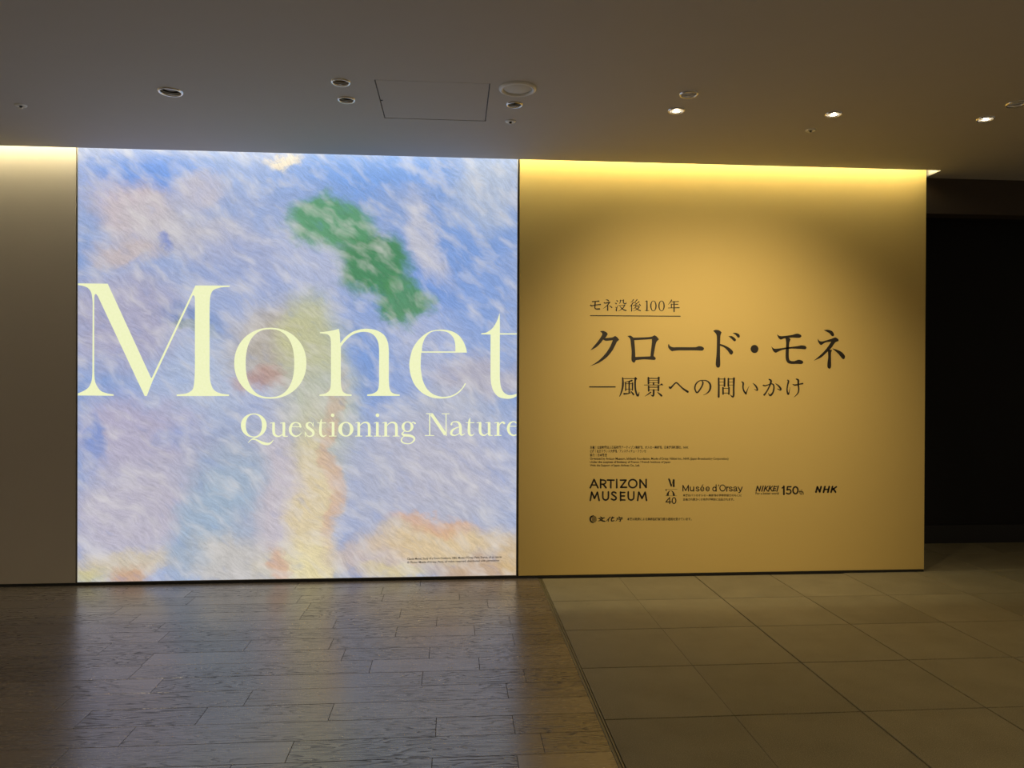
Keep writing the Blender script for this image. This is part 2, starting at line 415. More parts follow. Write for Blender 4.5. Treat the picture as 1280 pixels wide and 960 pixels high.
class Print:
    """collects flat shapes drawn in a crop frame (origin, scale) and lays them on the wall plane"""
    def __init__(s, Y, clip=None): s.bm = bmesh.new(); s.Y = Y; s.f = (0, 0, 1.); s.clip = clip; s.e = 0
    def frame(s, ox, oy, k): s.f = (ox, oy, k); return s
    def v(s, p):
        x, y = s.f[0]+p[0]/s.f[2], s.f[1]+p[1]/s.f[2]
        w = to_wall(x, y, s.Y)
        if s.clip: w.x = min(max(w.x, s.clip[0]), s.clip[1])
        return s.bm.verts.new(w)
    def fill(s, loops):
        tr = tessellate_polygon([[Vector((p[0], p[1], 0)) for p in l] for l in loops])
        vs = [s.v(p) for l in loops for p in l]
        for t in tr:
            f = s.bm.faces.new([vs[i] for i in t]); f.normal_update()
            if f.normal.y > 0: f.normal_flip()
    def shape(s, *loops): s.fill([smooth_loop(l) for l in loops]); return s
    def ring(s, cx, cy, rx, ry, ix=0, iy=0, e=2., ie=2.):
        s.fill([ell(cx, cy, rx, ry, e)]+([ell(cx, cy, ix, iy, ie)] if ix else [])); return s
    def stroke(s, pts, w=None, cap=True):
        pts = [(p[0], p[1], (p[2] if len(p) > 2 else w)/2) for p in pts]
        P = []
        n = len(pts)
        if n > 2:
            for i in range(n-1):
                q = [Vector(pts[max(0, min(n-1, i+d))]) for d in (-1, 0, 1, 2)]
                for k in range(5):
                    u = k/5
                    P.append(.5*((2*q[1])+(q[2]-q[0])*u+(2*q[0]-5*q[1]+4*q[2]-q[3])*u*u+(-q[0]+3*q[1]-3*q[2]+q[3])*u**3))
            P.append(Vector(pts[-1]))
        else: P = [Vector(p) for p in pts]
        n = len(P); A = []; B = []
        for i in range(n):
            d = (P[min(n-1, i+1)]-P[max(0, i-1)]); d = Vector((d.x, d.y))
            if d.length < 1e-6: d = Vector((1, 0))
            d.normalize(); nn = Vector((-d.y, d.x)); r = max(P[i].z, .5); c = Vector((P[i].x, P[i].y))
            A.append(c+nn*r); B.append(c-nn*r)
        va = [s.v(p) for p in A]; vb = [s.v(p) for p in B]
        for i in range(n-1):
            f = s.bm.faces.new((va[i], va[i+1], vb[i+1], vb[i])); f.normal_update()
            if f.normal.y > 0: f.normal_flip()
        if cap:
            for i in (0, n-1):
                r = max(P[i].z, .5)
                if r > 3: s.fill([[Vector((P[i].x+r*math.cos(a), P[i].y+r*math.sin(a))) for a in (2*PI*q/10 for q in range(10))]])
        return s
    def poly(s, pts, w):
        """sharp-cornered even stroke"""
        for a, b in zip(pts, pts[1:]): s.stroke([a, b], w)
        return s
    def cut(s, name, mat, parent):
        put(name, s.bm, mat, parent); s.bm = bmesh.new(); return s
    def done(s, name, mat, parent, label=None):
        o = put(name, s.bm, mat, parent)
        if label: o['label'] = label
        return o

def letter_mat():
    t = NT('pale_yellow_backlit_lettering'); tc = t.n('TexCoord').outputs['Object']
    nz = t.n('TexNoise', {'Vector': tc, 'Scale': 60., 'Detail': 2.}).outputs[0]
    c = t.mix(nz, lin((238, 244, 186)), lin((250, 252, 208)))
    return t.surf(t.n('Emission', {'Color': c, 'Strength': .97}).outputs[0])
MAT['letter'] = letter_mat()
YL = D+.001
CL = (FX0+.006, FX1-.006)
def LP(): return Print(YL, CL)
# big word on the lightbox, one part per letter
p = LP().frame(90, 345, 6.)
p.shape([(44,55,1),(268,58,1),(592,762,1),(598,765,1),(926,71,1),(1182,72,1),(1182,81,1),(1110,87),(1058,108),(1038,150),(1032,240,1),(1032,700,1),(1038,790),(1062,852),(1112,880),(1178,889,1),(1178,900,1),
 (785,900,1),(785,889,1),(860,880),(905,850),(918,780),(922,700,1),(922,250,1),(921,160),(913,144,1),(905,146,1),(603,790,1),(561,900,1),(545,900,1),(194,152,1),(180,135),(169,145),(166,200,1),(166,720,1),(175,798),(212,858),(262,880),(312,888,1),(312,898,1),
 (44,896,1),(44,880,1),(75,868),(122,838),(146,790),(153,730,1),(155,200,1),(146,130),(122,92),(82,74),(44,68,1)])
p.done('letter', MAT['letter'], light)
p = LP().frame(280, 395, 8.); p.fill([ell(463, 472, 361, 355, 2.08), ell(460, 472, 243, 340, 2.35)]); p.done('letter', MAT['letter'], light)
p = LP().frame(390, 395, 8.)
p.shape([(78,163,1),(160,153),(225,140),(268,129,1),(277,170),(283,272,1),(330,215),(400,162),(480,134),(560,128),(650,145),(725,195),(760,270),(769,360,1),(768,640,1),(774,715),(792,760),(830,779),(877,785,1),(877,799,1),
 (552,799,1),(552,785,1),(610,775),(652,748),(668,700),(671,630,1),(671,340,1),(662,265),(630,203),(580,168),(515,158),(440,172),(380,205),(325,260),(288,308,1),(288,640,1),(292,705),(308,755),(345,778),(396,785,1),(396,799,1),
 (75,799,1),(75,786,1),(130,776),(172,748),(187,700),(190,630,1),(190,270,1),(182,212),(152,182),(78,172,1)])
p.done('letter', MAT['letter'], light)
p = LP().frame(500, 385, 7.387)
p.shape([(618,412,1),(612,378),(588,315),(540,250),(470,212),(380,200),(280,215),(190,275),(120,370),(87,500),(94,600),(130,700),(200,780),(290,825),(380,836),(470,823),(545,782),(590,730),(609,698,1),(600,694,1),(570,742),(520,786),(460,813),(390,820),(310,798),(250,748),(210,665),(192,560),(192,480),(196,412,1)],
        [(202,401,1),(207,340),(236,270),(290,222),(368,211),(440,225),(490,270),(509,330),(512,401,1)])
p.done('letter', MAT['letter'], light)
p = LP().frame(500, 385, 7.387)
p.shape([(920,48,1),(922,150),(922,233,1),(1098,234,1),(1098,245,1),(922,245,1),(922,640,1),(930,720),(955,775),(1000,803),(1050,800),(1098,782,1),(1098,803,1),(1040,832),(980,838),(910,820),(865,770),(842,700),(836,620,1),(836,245,1),(750,243,1),(750,234,1),(800,225),(855,185),(895,120)])
p.done('letter', MAT['letter'], light)
# second line
def I_(p, x, top=243, bot=428, w=35, l=44, r=44):
    p.stroke([(x, top, w), (x, bot-4, w+2)], cap=False); p.stroke([(x-l, top+12, 7), (x-6, top, 12)]); p.stroke([(x-l, bot, 10), (x+r, bot, 10)])
def N_(p, x0, x1):
    I_(p, x0); p.stroke([(x0+6, 302, 8), (x0+42, 262, 12), (x0+88, 245, 20), (x1-12, 262, 30), (x1, 312, 36), (x1, 426, 36)], cap=False); p.stroke([(x1-45, 428, 10), (x1+38, 428, 10)])
Q = LP().frame(295, 505, 10.667)
Q.fill([ell(237, 286, 172, 160, 2.05), ell(238, 286, 108, 147, 2.2)])
Q.stroke([(292,440,8),(240,455,10),(200,478,10),(160,516,5)]); Q.stroke([(205,472,10),(255,472,16),(300,492,24),(355,520,36),(420,533,32),(465,518,18),(498,480,6)])
Q.stroke([(502,252,34),(502,370,36),(518,412,32),(560,432,18),(602,418,12),(632,385,8)], cap=False); Q.stroke([(455,256,8),(510,247,12)])
Q.stroke([(638,250,36),(638,430,34)], cap=False); Q.stroke([(592,256,8),(645,247,12)]); Q.stroke([(638,432,12),(686,430,10)])
Q.stroke([(735,303,9),(872,303,9)]); Q.stroke([(860,303,26),(845,264,20),(795,246,12),(748,268,26),(723,332,38),(738,395,32),(792,430,20),(842,415,12),(874,380,6)])
Q.stroke([(1022,285,8),(1010,258,10),(978,246,14),(945,268,28),(952,305,36),(990,335,38),(1026,365,36),(1030,408,26),(990,432,14),(950,420,10),(930,385,8)])
Q.stroke([(1030,246,8),(1030,300,8)]); Q.stroke([(924,372,8),(922,436,8)])
Q.stroke([(1140,200,6),(1130,262,30),(1126,370,36),(1138,415,30),(1168,432,18),(1208,412,6)], cap=False); Q.stroke([(1085,252,8),(1195,252,12)])
Q.frame(410, 505, 10.667)
Q.ring(62, 150, 23, 23); I_(Q, 68, l=52, r=42)
Q.fill([ell(238, 336, 101, 98), ell(240, 336, 53, 84, 2.2)])
N_(Q, 410, 550); Q.ring(660, 150, 24, 24); I_(Q, 658); N_(Q, 770, 912)
Q.fill([ell(1060, 303, 79, 70), ell(1060, 303, 42, 58, 2.2)])
Q.stroke([(1112,262,8),(1135,243,12),(1162,258,22)])
Q.stroke([(1015,366,10),(987,395,20),(1020,415,32),(1090,422,32),(1142,445,28),(1148,482,22),(1110,520,14),(1060,530,12),(1000,515,16),(977,480,18),(1000,440,10),(1035,424,8)])
Q.cut('small_word', MAT['letter'], light)
Q.frame(525, 505, 10.24)
Q.stroke([(124,130,14),(124,400,14)], cap=False); Q.stroke([(80,124,9),(155,124,12)]); Q.stroke([(65,403,9),(178,403,9)])
Q.stroke([(148,132,40),(325,392,40)], cap=False); Q.stroke([(333,125,12),(335,408,12)], cap=False); Q.stroke([(282,125,9),(374,125,9)])
Q.stroke([(402,262,24),(412,238,14),(450,226,12),(495,240,26),(516,285,34),(518,365,34),(535,398,18),(575,378,6)])
Q.stroke([(512,290,8),(450,312,16),(408,345,28),(402,385,28),(440,402,14),(490,385,10),(515,355,8)])
Q.stroke([(640,178,6),(630,232,28),(627,350,34),(640,394,26),(670,400,14),(695,378,6)], cap=False); Q.stroke([(590,239,8),(690,239,11)])
Q.stroke([(770,240,32),(770,350,34),(790,390,28),(830,400,14),(868,372,8)], cap=False); Q.stroke([(728,242,8),(778,234,11)])
Q.stroke([(884,238,34),(886,400,34)], cap=False); Q.stroke([(840,242,8),(890,234,11)]); Q.stroke([(884,402,10),(924,402,10)])
Q.stroke([(1000,236,34),(999,400,34)], cap=False); Q.stroke([(955,242,8),(1000,234,11)]); Q.stroke([(955,402,10),(1040,402,10)])
Q.stroke([(1006,292,8),(1030,248,12),(1058,234,22),(1078,246,26)])
Q.stroke([(1140,285,9),(1260,285,9)], cap=False); Q.stroke([(1260,300,28),(1245,250,22),(1195,226,12),(1148,252,26),(1130,312,36),(1147,372,30),(1195,402,18),(1260,385,12)], cap=False)
Q.done('small_word', MAT['letter'], light)

# ---- wall titles
YT = D-.0008
def WP(): return Print(YT)
def HV(p, k=1.18):
    f = p.stroke
    p.stroke = lambda pts, w=None, cap=True: f([(q[0], q[1], (q[2] if len(q) > 2 else w)*k) for q in pts], cap=cap)
    return p
K = WP().frame(730, 400, 10.667)
K.shape([(213,150,1),(255,145),(297,162),(315,190),(283,240,1),(375,232),(415,212,1),(448,234),(470,265,1),(440,290),(420,330),(370,420),(300,500),(200,570),(75,618,1),(150,575),(230,510),(300,430),(350,350),(383,270,1),(290,277),(255,262,1),(220,310),(160,365),(85,405,1),(130,350),(180,290),(228,222),(243,182)])
K.cut('title_character', MAT['ink'], wall)
K.shape([(578,213,1),(620,208),(660,235,1),(790,232),(900,222),(942,202,1),(975,225),(1000,258,1),(965,295),(945,380),(928,480,1),(958,510),(942,532),(800,525),(690,535,1),(680,560),(662,568),(640,550),(632,520),(635,420),(625,320),(615,250)],
        [(670,270,1),(905,255,1),(905,300),(885,485,1),(685,492,1),(680,380)])
K.cut('title_character', MAT['ink'], wall)
K.frame(830, 400, 10.667)
K.shape([(65,318,1),(80,345),(115,362),(180,362),(420,362),(460,350),(500,352),(530,370),(532,390),(510,408),(430,405),(200,405),(130,412),(108,416),(83,400),(57,365),(55,330)])
K.cut('title_character', MAT['ink'], wall)
K.shape([(655,145,1),(690,130),(740,140),(768,165,1),(753,210),(748,318,1),(800,335),(870,370),(915,410),(922,435),(905,460),(880,455),(850,410),(800,365),(748,342,1),(748,500),(750,600),(738,630),(720,636),(698,622),(690,580),(700,450),(705,250),(697,190)])
K.shape([(858,215,1),(905,215),(950,245),(960,268),(945,284),(925,275),(895,245)])
K.shape([(912,175,1),(955,170),(1000,190),(1012,220),(1000,236),(980,228),(950,195)])
K.cut('title_character', MAT['ink'], wall)
K.ring(1207, 386, 52, 54)
K.cut('title_character', MAT['ink'], wall)
K.frame(940, 400, 10.667)
K.shape([(332,190,1),(370,213),(430,213),(540,197),(600,182),(645,195),(660,218),(630,237),(520,235),(430,245),(385,260),(355,240)])
K.shape([(258,350,1),(290,380),(330,383),(440,368),(600,348),(660,338),(710,345),(727,370),(710,390),(640,385),(520,382),(400,400),(318,435),(285,415)])
K.shape([(445,232,1),(500,240),(514,262,1),(498,300),(492,400),(492,500),(508,540),(560,548),(620,530),(665,540),(684,562),(665,585),(600,585),(520,585),(475,570),(450,520),(450,420),(455,300)])
K.cut('title_character', MAT['ink'], wall)
K.shape([(955,135,1),(1010,130),(1070,150),(1095,190),(1085,215),(1062,212),(1030,175)])
K.shape([(876,248,1),(900,278),(940,285),(1060,250),(1110,233),(1150,255),(1155,280,1),(1110,300),(1060,370),(1000,430),(920,500),(822,543,1),(880,495),(960,420),(1020,345),(1055,290,1),(980,300),(925,333),(905,325),(880,285)])
K.shape([(1012,390,1),(1068,400,1),(1055,440),(1055,560),(1055,625),(1035,650),(1010,635),(1005,590),(1015,500)])
K.shape([(1068,378,1),(1130,395),(1200,430),(1240,480),(1235,512),(1215,522),(1190,500),(1150,450)])
K.done('title_character', MAT['ink'], wall)

S = HV(WP()).frame(732, 466, 16.)
S.stroke([(80,282),(592,282)], 20)
S.cut('subtitle_character', MAT['ink'], wall)
for st in ([(740,100,20),(748,200,34),(735,320,30),(700,430,20),(675,475,8)], [(740,115,13),(1020,115,13)], [(998,105,34),(990,200,30),(995,320,30),(1015,410,30),(1048,458,34),(1072,390,8)], [(1000,108,30),(1018,122,24)],
           [(780,188,10),(850,178,16),(925,155,30)], [(800,205,20),(802,350,22)], [(800,218,10),(940,218,10)], [(938,205,26),(938,345,22)], [(800,325,10),(940,325,10)], [(872,180,24),(872,405,24)],
           [(770,420,30),(850,415,20),(905,398,8)], [(900,360,8),(940,408,26),(960,435,28)]): S.stroke(st)
S.cut('subtitle_character', MAT['ink'], wall)
S.frame(800, 466, 16.)
for st in ([(168,98,28),(170,215,30)], [(375,95,34),(373,210,28)], [(165,112,16),(375,112,16)], [(170,155,9),(370,155,9)], [(170,198,9),(370,198,9)], [(270,200,26),(270,240,20)], [(85,243,11),(460,243,11)], [(405,243,6),(432,228,26),(458,243,6)],
           [(172,270,28),(174,362,28)], [(370,268,30),(368,355,28)], [(170,288,16),(370,288,16)], [(172,342,9),(370,342,9)], [(274,345,30),(272,430,32),(258,462,28),(215,440,8)], [(215,390,24),(160,430,18),(100,470,6)], [(350,390,10),(400,430,28),(430,458,32)]): S.stroke(st)
S.cut('subtitle_character', MAT['ink'], wall)
for st in ([(580,278,14),(605,300,38),(640,275,28),(690,220,24),(725,200,24),(760,220,24),(840,300,26),(900,345,32),(955,378,36)],): S.stroke(st)
S.cut('subtitle_character', MAT['ink'], wall)
S.frame(862, 466, 16.)
for st in ([(245,165,12),(268,200,26),(235,290,26),(155,395,26),(115,350,24),(105,290,26),(130,220,24),(190,165,18),(260,152,16),(340,160,20),(400,210,30),(418,280,34),(395,360,28),(340,415,16),(275,445,6)],): S.stroke(st)
S.cut('subtitle_character', MAT['ink'], wall)
for st in (
           [(582,110,28),(585,300,30),(582,480,34)], [(590,125,12),(705,125,12)], [(590,185,9),(700,185,9)], [(590,245,9),(700,245,9)], [(700,115,30),(698,265,30)],
           [(775,115,26),(775,265,30)], [(775,125,12),(895,125,12)], [(775,185,9),(885,185,9)], [(775,245,9),(885,245,9)], [(888,112,36),(882,300,30),(880,450,32),(858,478,28),(815,440,8)],
           [(668,295,26),(670,425,28)], [(788,295,28),(785,425,28)], [(668,310,12),(788,310,12)], [(668,405,12),(785,405,12)]): S.stroke(st)
S.cut('subtitle_character', MAT['ink'], wall)
for st in ([(1040,180,14),(1072,205,28),(1068,290,24),(1085,360,26),(1125,415,30)], [(1130,418,24),(1150,350,14),(1190,268,5)]): S.stroke(st)
S.frame(930, 466, 16.)
S.stroke([(175,205,6),(225,250,26),(262,310,30),(262,350,24),(210,330,8)])
S.cut('subtitle_character', MAT['ink'], wall)
for st in ([(385,250,22),(430,258,22),(500,235,18),(560,222,18),(592,250,24),(598,310,26),(580,390,28),(545,440,32),(515,452,24),(485,405,6)],
           [(500,130,18),(540,160,34),(525,230,28),(480,330,24),(430,410,26),(405,440,34)], [(630,215,8),(690,260,26),(735,320,30),(725,345,22),(665,318,8)]): S.stroke(st)
S.cut('subtitle_character', MAT['ink'], wall)
for st in ([(870,145,16),(890,170,28),(872,250,24),(862,330,24),(870,400,28),(890,428,26),(905,370,12),(922,290,5)], [(975,230,10),(1020,245,22),(1100,230,20),(1175,215,26)],
           [(1045,125,20),(1085,150,34),(1085,240,28),(1095,330,26),(1075,410,22),(1000,490,5)]): S.stroke(st)
S.done('subtitle_character', MAT['ink'], wall)

S = WP().frame(732, 366, 21.33)
for st in ([(180,235,30),(280,228,24),(355,222,34)], [(130,330,30),(165,345,30),(260,325,26),(395,312,34)], [(258,235,34),(252,320,32),(250,400,30),(280,430,30),(370,430,40)],
           [(545,185,12),(590,195,30),(610,215,30)], [(495,265,30),(530,275,28),(640,255,36)], [(640,260,30),(590,320,26),(540,370,18),(470,415,8)], [(590,340,30),(588,465,34)], [(625,335,8),(670,365,26),(698,395,30)],
           [(820,195,10),(850,222,34)], [(785,265,10),(815,290,34)], [(860,340,8),(835,390,22),(820,440,34),(820,478,34)], [(790,375,8),(815,395,20)],
           [(930,195,28),(928,240,22),(900,292,8)], [(930,200,12),(1020,200,12)], [(1010,190,32),(1008,250,26),(1030,285,26),(1075,285,24),(1085,250,8)],
           [(870,338,10),(1045,332,14)], [(1045,325,30),(1000,400,24),(930,460,16),(870,490,6)], [(905,345,8),(960,410,26),(1020,455,30),(1078,472,32)]): S.stroke(st)
S.frame(780, 366, 17.3)
for st in ([(205,150,22),(175,185,14),(140,210,6)], [(200,208,22),(165,260,18),(125,300,6)], [(165,265,20),(165,395,22)], [(280,150,22),(245,195,14),(215,215,8)], [(225,208,12),(275,238,16)], [(325,190,22),(260,245,12),(200,278,12)],
           [(195,275,16),(270,268,12),(345,262,12)], [(325,232,8),(355,272,22)], [(262,272,18),(235,325,12),(195,350,6)], [(255,305,10),(330,300,20),(290,350,18),(200,395,6)], [(240,318,10),(290,358,20),(355,386,24)],
           [(455,190,8),(495,176,20)], [(497,182,26),(497,385,28)], [(455,385,12),(540,385,12)]): S.stroke(st)
S.ring(636, 283, 70, 113, 42, 100, 2, 2.2); S.ring(812, 283, 70, 113, 42, 100, 2, 2.2)
for st in ([(1030,155,22),(1000,205,18),(955,255,6)], [(1020,195,12),(1180,188,20)], [(1020,248,12),(1165,248,20)], [(1025,245,24),(1025,325,20)], [(955,328,12),(1195,322,20)], [(1083,190,26),(1083,405,28)]): S.stroke(st)
S.frame(0, 0, 1.); S.stroke([(737.5, 394.5, 1.1), (850.7, 395.3, 1.1)], cap=False)
S.done('heading_lettering', MAT['ink'], wall, 'small underlined dark Japanese heading above the title')

# ---- logos drawn with strokes
A = WP().frame(730, 590, 9.846)
w = 20
A.poly([(77,194),(124,92),(172,194)], w); A.poly([(95,160),(155,160)], w-4)
A.poly([(205,92),(205,194)], w); A.stroke([(205,99),(240,99),(262,108),(267,124),(258,142),(235,149),(205,149)], w-2); A.poly([(236,150),(272,194)], w)
A.poly([(288,100),(370,100)], w); A.poly([(330,100),(330,194)], w); A.poly([(403,92),(403,194)], w); A.poly([(448,100),(518,100),(452,188),(524,188)], w)
A.ring(600, 143, 60, 60, 40, 40); A.poly([(690,194),(690,95),(765,190),(765,92)], w)
A.poly([(78,350),(95,248),(130,325),(165,248),(187,350)], w); A.stroke([(232,245),(232,305),(240,332),(266,345),(292,332),(300,305),(300,245)], w)
A.stroke([(392,258),(368,246),(346,256),(346,275),(372,294),(394,312),(392,333),(368,345),(338,332)], w)
A.poly([(450,246),(450,350)], w); A.poly([(450,252),(502,252)], w-2); A.poly([(450,295),(498,295)], w-2); A.poly([(450,344),(504,344)], w-2)
A.stroke([(545,245),(545,305),(553,332),(580,345),(606,332),(613,305),(613,245)], w); A.poly([(660,350),(675,248),(714,325),(753,248),(770,350)], w)
A.done('logo_lettering', MAT['ink'], wall, 'dark two-line museum name at lower left')
A = WP().frame(730, 590, 9.846)
A.stroke([(1036,90,12),(1050,96,22),(1076,178,18)], cap=False); A.stroke([(1104,90),(1104,185)], 24, False); A.stroke([(1076,178,6),(1098,92,5)]); A.stroke([(1000,213),(1148,213)], 3, False)
A.stroke([(1010,220,14),(1014,236,5)]); A.shape([(1014,292,1),(1022,262),(1045,234),(1067,228,1),(1050,245),(1044,268),(1044,292,1)]); A.shape([(1120,292,1),(1112,262),(1090,234),(1067,228,1),(1086,246),(1092,268),(1094,292,1)])
A.stroke([(1000,293),(1145,293)], 3, False)
A.poly([(1054,390),(1054,314),(1008,368),(1074,368)], 12); A.fill([ell(1108, 352, 29, 42), ell(1108, 352, 16, 30)])
A.done('logo', MAT['ink'], wall, 'dark monogram with the number 40 below it')
A = WP().frame(730, 590, 9.846)
A.shape([(112,533),(80,545),(66,580),(80,617),(112,629),(124,626,1),(96,605),(88,580),(98,556),(126,535,1)])
for k in range(6):
    a = 100+k*9.5; h = math.sqrt(max(0, 46**2-(a-112)**2))*.9
    A.stroke([(a, 580-h, 3), (a+4, 580+h, 3)], cap=False)
for k in range(-4, 5):
    y = 580+k*9; h = math.sqrt(max(0, 46**2-(y-580)**2)); A.stroke([(96, y, 3), (112+h, y, 3)], cap=False)
for st in ([(203,550,8),(216,562,16)], [(175,574,8),(250,564,14)], [(232,568,14),(210,592,12),(172,604,5)], [(192,576,8),(222,598,18),(256,607,14)],
           [(322,555,12),(302,578,12),(274,605,5)], [(302,578,12),(300,607,12)], [(366,558,14),(338,578,8)], [(348,552,12),(337,585,14),(342,603,14),(372,598,10)],
           [(432,550,10),(437,562,14)], [(405,570,10),(470,562,14)], [(412,568,12),(406,590,10),(388,606,5)], [(425,584,8),(470,578,12)], [(450,582,14),(446,606,12),(430,600,5)]): A.stroke(st)
A.done('logo', MAT['ink'], wall, 'round emblem with three brush-written characters at lower left')

# ---- plain sans lines from the built-in font
def text(s, x0, y0, x1, y1, parent, name, mat=None, label=None, shear=0., bold=0., Y=YT, slope=0.):
    if name == 'small_print' and not bold: bold = .018
    cu = bpy.data.curves.new('t', 'FONT'); cu.body = s; cu.size = 1; cu.offset = bold; cu.resolution_u = 3
    to = bpy.data.objects.new('t', cu); C.objects.link(to)
    dg = bpy.context.evaluated_depsgraph_get(); dg.update()
    me = bpy.data.meshes.new_from_object(to.evaluated_get(dg))
    bpy.data.objects.remove(to); bpy.data.curves.remove(cu)
    bm = bmesh.new(); bm.from_mesh(me); bpy.data.meshes.remove(me)
    for v in bm.verts: v.co.x += shear*v.co.y
    xs = [v.co.x for v in bm.verts]; ys = [v.co.y for v in bm.verts]
    if not xs: bm.free(); return
    a, b, c, d = min(xs), max(xs), min(ys), max(ys)
    for v in bm.verts:
        u = (v.co.x-a)/(b-a); q = (v.co.y-c)/(d-c)
        v.co = to_wall(x0+u*(x1-x0), y1-q*(y1-y0)+u*slope, Y)
    for f in bm.faces:
        f.normal_update()
        if f.normal.y > 0: f.normal_flip()
    o = put(name, bm, mat or MAT['ink'], parent)
    if label: o['label'] = label
    return o
text('主催｜公益財団法人石橋財団アーティゾン美術館、オルセー美術館、日本経済新聞社、NHK', 737.5, 557.1, 860.6, 561.2, wall, 'small_print')
text('後援｜在日フランス大使館／アンスティチュ・フランセ', 737.5, 561.9, 807.5, 565.9, wall, 'small_print')
text('協力｜日本航空', 737.5, 566.7, 758.7, 570.7, wall, 'small_print')
text('Organized by Artizon Museum, Ishibashi Foundation, Musée d’Orsay, Nikkei Inc., NHK (Japan Broadcasting Corporation)', 737.5, 571.8, 910.5, 575.6, wall, 'small_print')
text('Under the auspices of Embassy of France / French Institute of Japan', 737.5, 576.1, 838, 579.6, wall, 'small_print')
text('With the Support of Japan Airlines Co., Ltd.', 737.5, 580.3, 799.7, 583.7, wall, 'small_print')
def E_(p, x):
    p.stroke([(x-21, 226), (x+20, 226)], 9, False); p.stroke([(x+21, 226), (x+17, 208), (x, 200), (x-16, 208), (x-22, 227), (x-15, 245), (x+1, 253), (x+20, 242)], 12)
A = WP().frame(820, 590, 10.667); w = 13
A.poly([(360,254),(360,178),(396,248),(432,178),(432,254)], w); A.stroke([(459,200),(459,235),(468,249),(484,249),(500,236),(502,200)], w); A.poly([(503,198),(503,256)], w)
for dx in (0, 442): A.stroke([(571+dx,210),(556+dx,200),(538+dx,206),(539+dx,219),(556+dx,226),(574+dx,234),(571+dx,248),(554+dx,253),(534+dx,243)], 12)
E_(A, 617); A.stroke([(611,188),(627,170)], 10); E_(A, 689)
A.ring(779, 227, 28, 31, 16, 20); A.poly([(802,170),(802,256)], w); A.stroke([(836,172,13),(829,196,5)]); A.ring(888, 213, 42, 46, 30, 34)
A.poly([(944,198),(944,256)], w); A.stroke([(944,218),(953,204),(967,201)], 12)
A.stroke([(1036,213),(1042,203),(1058,199),(1072,206),(1074,225),(1074,248),(1083,254)], 12); A.stroke([(1073,222),(1050,227),(1036,238),(1040,250),(1055,254),(1073,242)], 12)
A.stroke([(1096,200),(1122,250)], w); A.stroke([(1150,200),(1122,264),(1102,275)], w)
A.done('logo_lettering', MAT['ink'], wall, 'dark museum name in plain letters')
A = WP().frame(940, 600, 11.43); w = 17
A.poly([(60,158),(78,88),(106,158),(126,88)], w); A.poly([(140,160),(160,86)], w)
for dx in (0, 64): A.poly([(172+dx,160),(192+dx,86)], w); A.poly([(184+dx,130),(230+dx,88)], w-3); A.poly([(198+dx,118),(222+dx,158)], w-2)
A.poly([(300,157),(320,88)], w); A.poly([(318,93),(352,93)], 14); A.poly([(308,124),(340,124)], 13); A.poly([(300,153),(337,153)], 14); A.poly([(356,160),(376,86)], w)
A.done('logo_lettering', MAT['ink'], wall, 'slanted heavy newspaper name')
A = WP().frame(940, 600, 11.43)
A.poly([(432,114),(458,98)], 20); A.poly([(456,90),(456,206)], 24); A.poly([(558,97),(508,97),(502,140)], 20); A.stroke([(502,143),(528,134),(550,147),(556,168),(545,190),(520,198),(492,187)], 21)
A.ring(621, 147, 47, 60, 24, 37); A.stroke([(686,148),(686,190),(699,203)], 10); A.poly([(672,167),(700,167)], 9); A.poly([(709,138),(709,206)], 10); A.stroke([(709,182),(718,169),(730,173),(732,206)], 10)
A.done('logo_lettering', MAT['ink'], wall, 'heavy number 150 with small letters th')
A = WP().frame(940, 600, 11.43); w = 25
A.poly([(914,172),(934,98),(968,170),(988,96)], w); A.poly([(1022,174),(1042,94)], w); A.poly([(1084,174),(1104,94)], w); A.poly([(1034,134),(1094,134)], 20)
A.poly([(1130,174),(1150,94)], w); A.poly([(1146,140),(1206,97)], 22); A.poly([(1164,126),(1194,172)], w)
A.done('logo_lettering', MAT['ink'], wall, 'slanted heavy broadcaster name')
text('本展はパリのオルセー美術館の学術的協力のもとに', 853.6, 617.6, 927, 620.9, wall, 'small_print')
text('企画され数多くの名作が特別に出品されます。', 853.6, 622.6, 917.6, 625.9, wall, 'small_print')
text('本展は政府による美術品補償制度の適用を受けています。', 780+4, 647, 864.5, 651, wall, 'small_print')
text('For a better world', 944.5, 615.2, 973.6, 618.2, wall, 'small_print')
text('Claude Monet, Study of a Figure Outdoors, 1886, Musée d’Orsay, Paris, France, oil on canvas', 509, 697.2, 627, 700.8, light, 'small_print', mat=MAT['caption_ink'], Y=YL, slope=-2.6)
text('© Photo: Musée d’Orsay, Paris, all rights reserved, distributed with permission', 509, 701.6, 624, 705, light, 'small_print', mat=MAT['caption_ink'], Y=YL, slope=-2.6)

# ------------------------------------------------------------------ ceiling fittings
hatch = empty('access_hatch', (HX0, HY0, ZC)); tag(hatch, 'flush square access hatch outlined in the ceiling above the lightbox', 'hatch')
g = .006
bm = bmesh.new(); box(bm, HX0+g, HX1-g, HY0+g, HY1-g, ZC+.001, ZC+.012); put('hatch_panel', bm, MAT['ceiling'], hatch)
bm = bmesh.new()
box(bm, HX0-.01, HX1+.01, HY0-.01, HY1+.01, ZC+.0125, ZC+.02); put('hatch_backing', bm, MAT['black'], hatch)
bm = bmesh.new(); lathe(bm, [(.006, .001), (.006, -.002), (0, -.002)], 10, (HX0+.012, (HY0+HY1)/2, ZC)); put('latch', bm, MAT['black'], hatch)

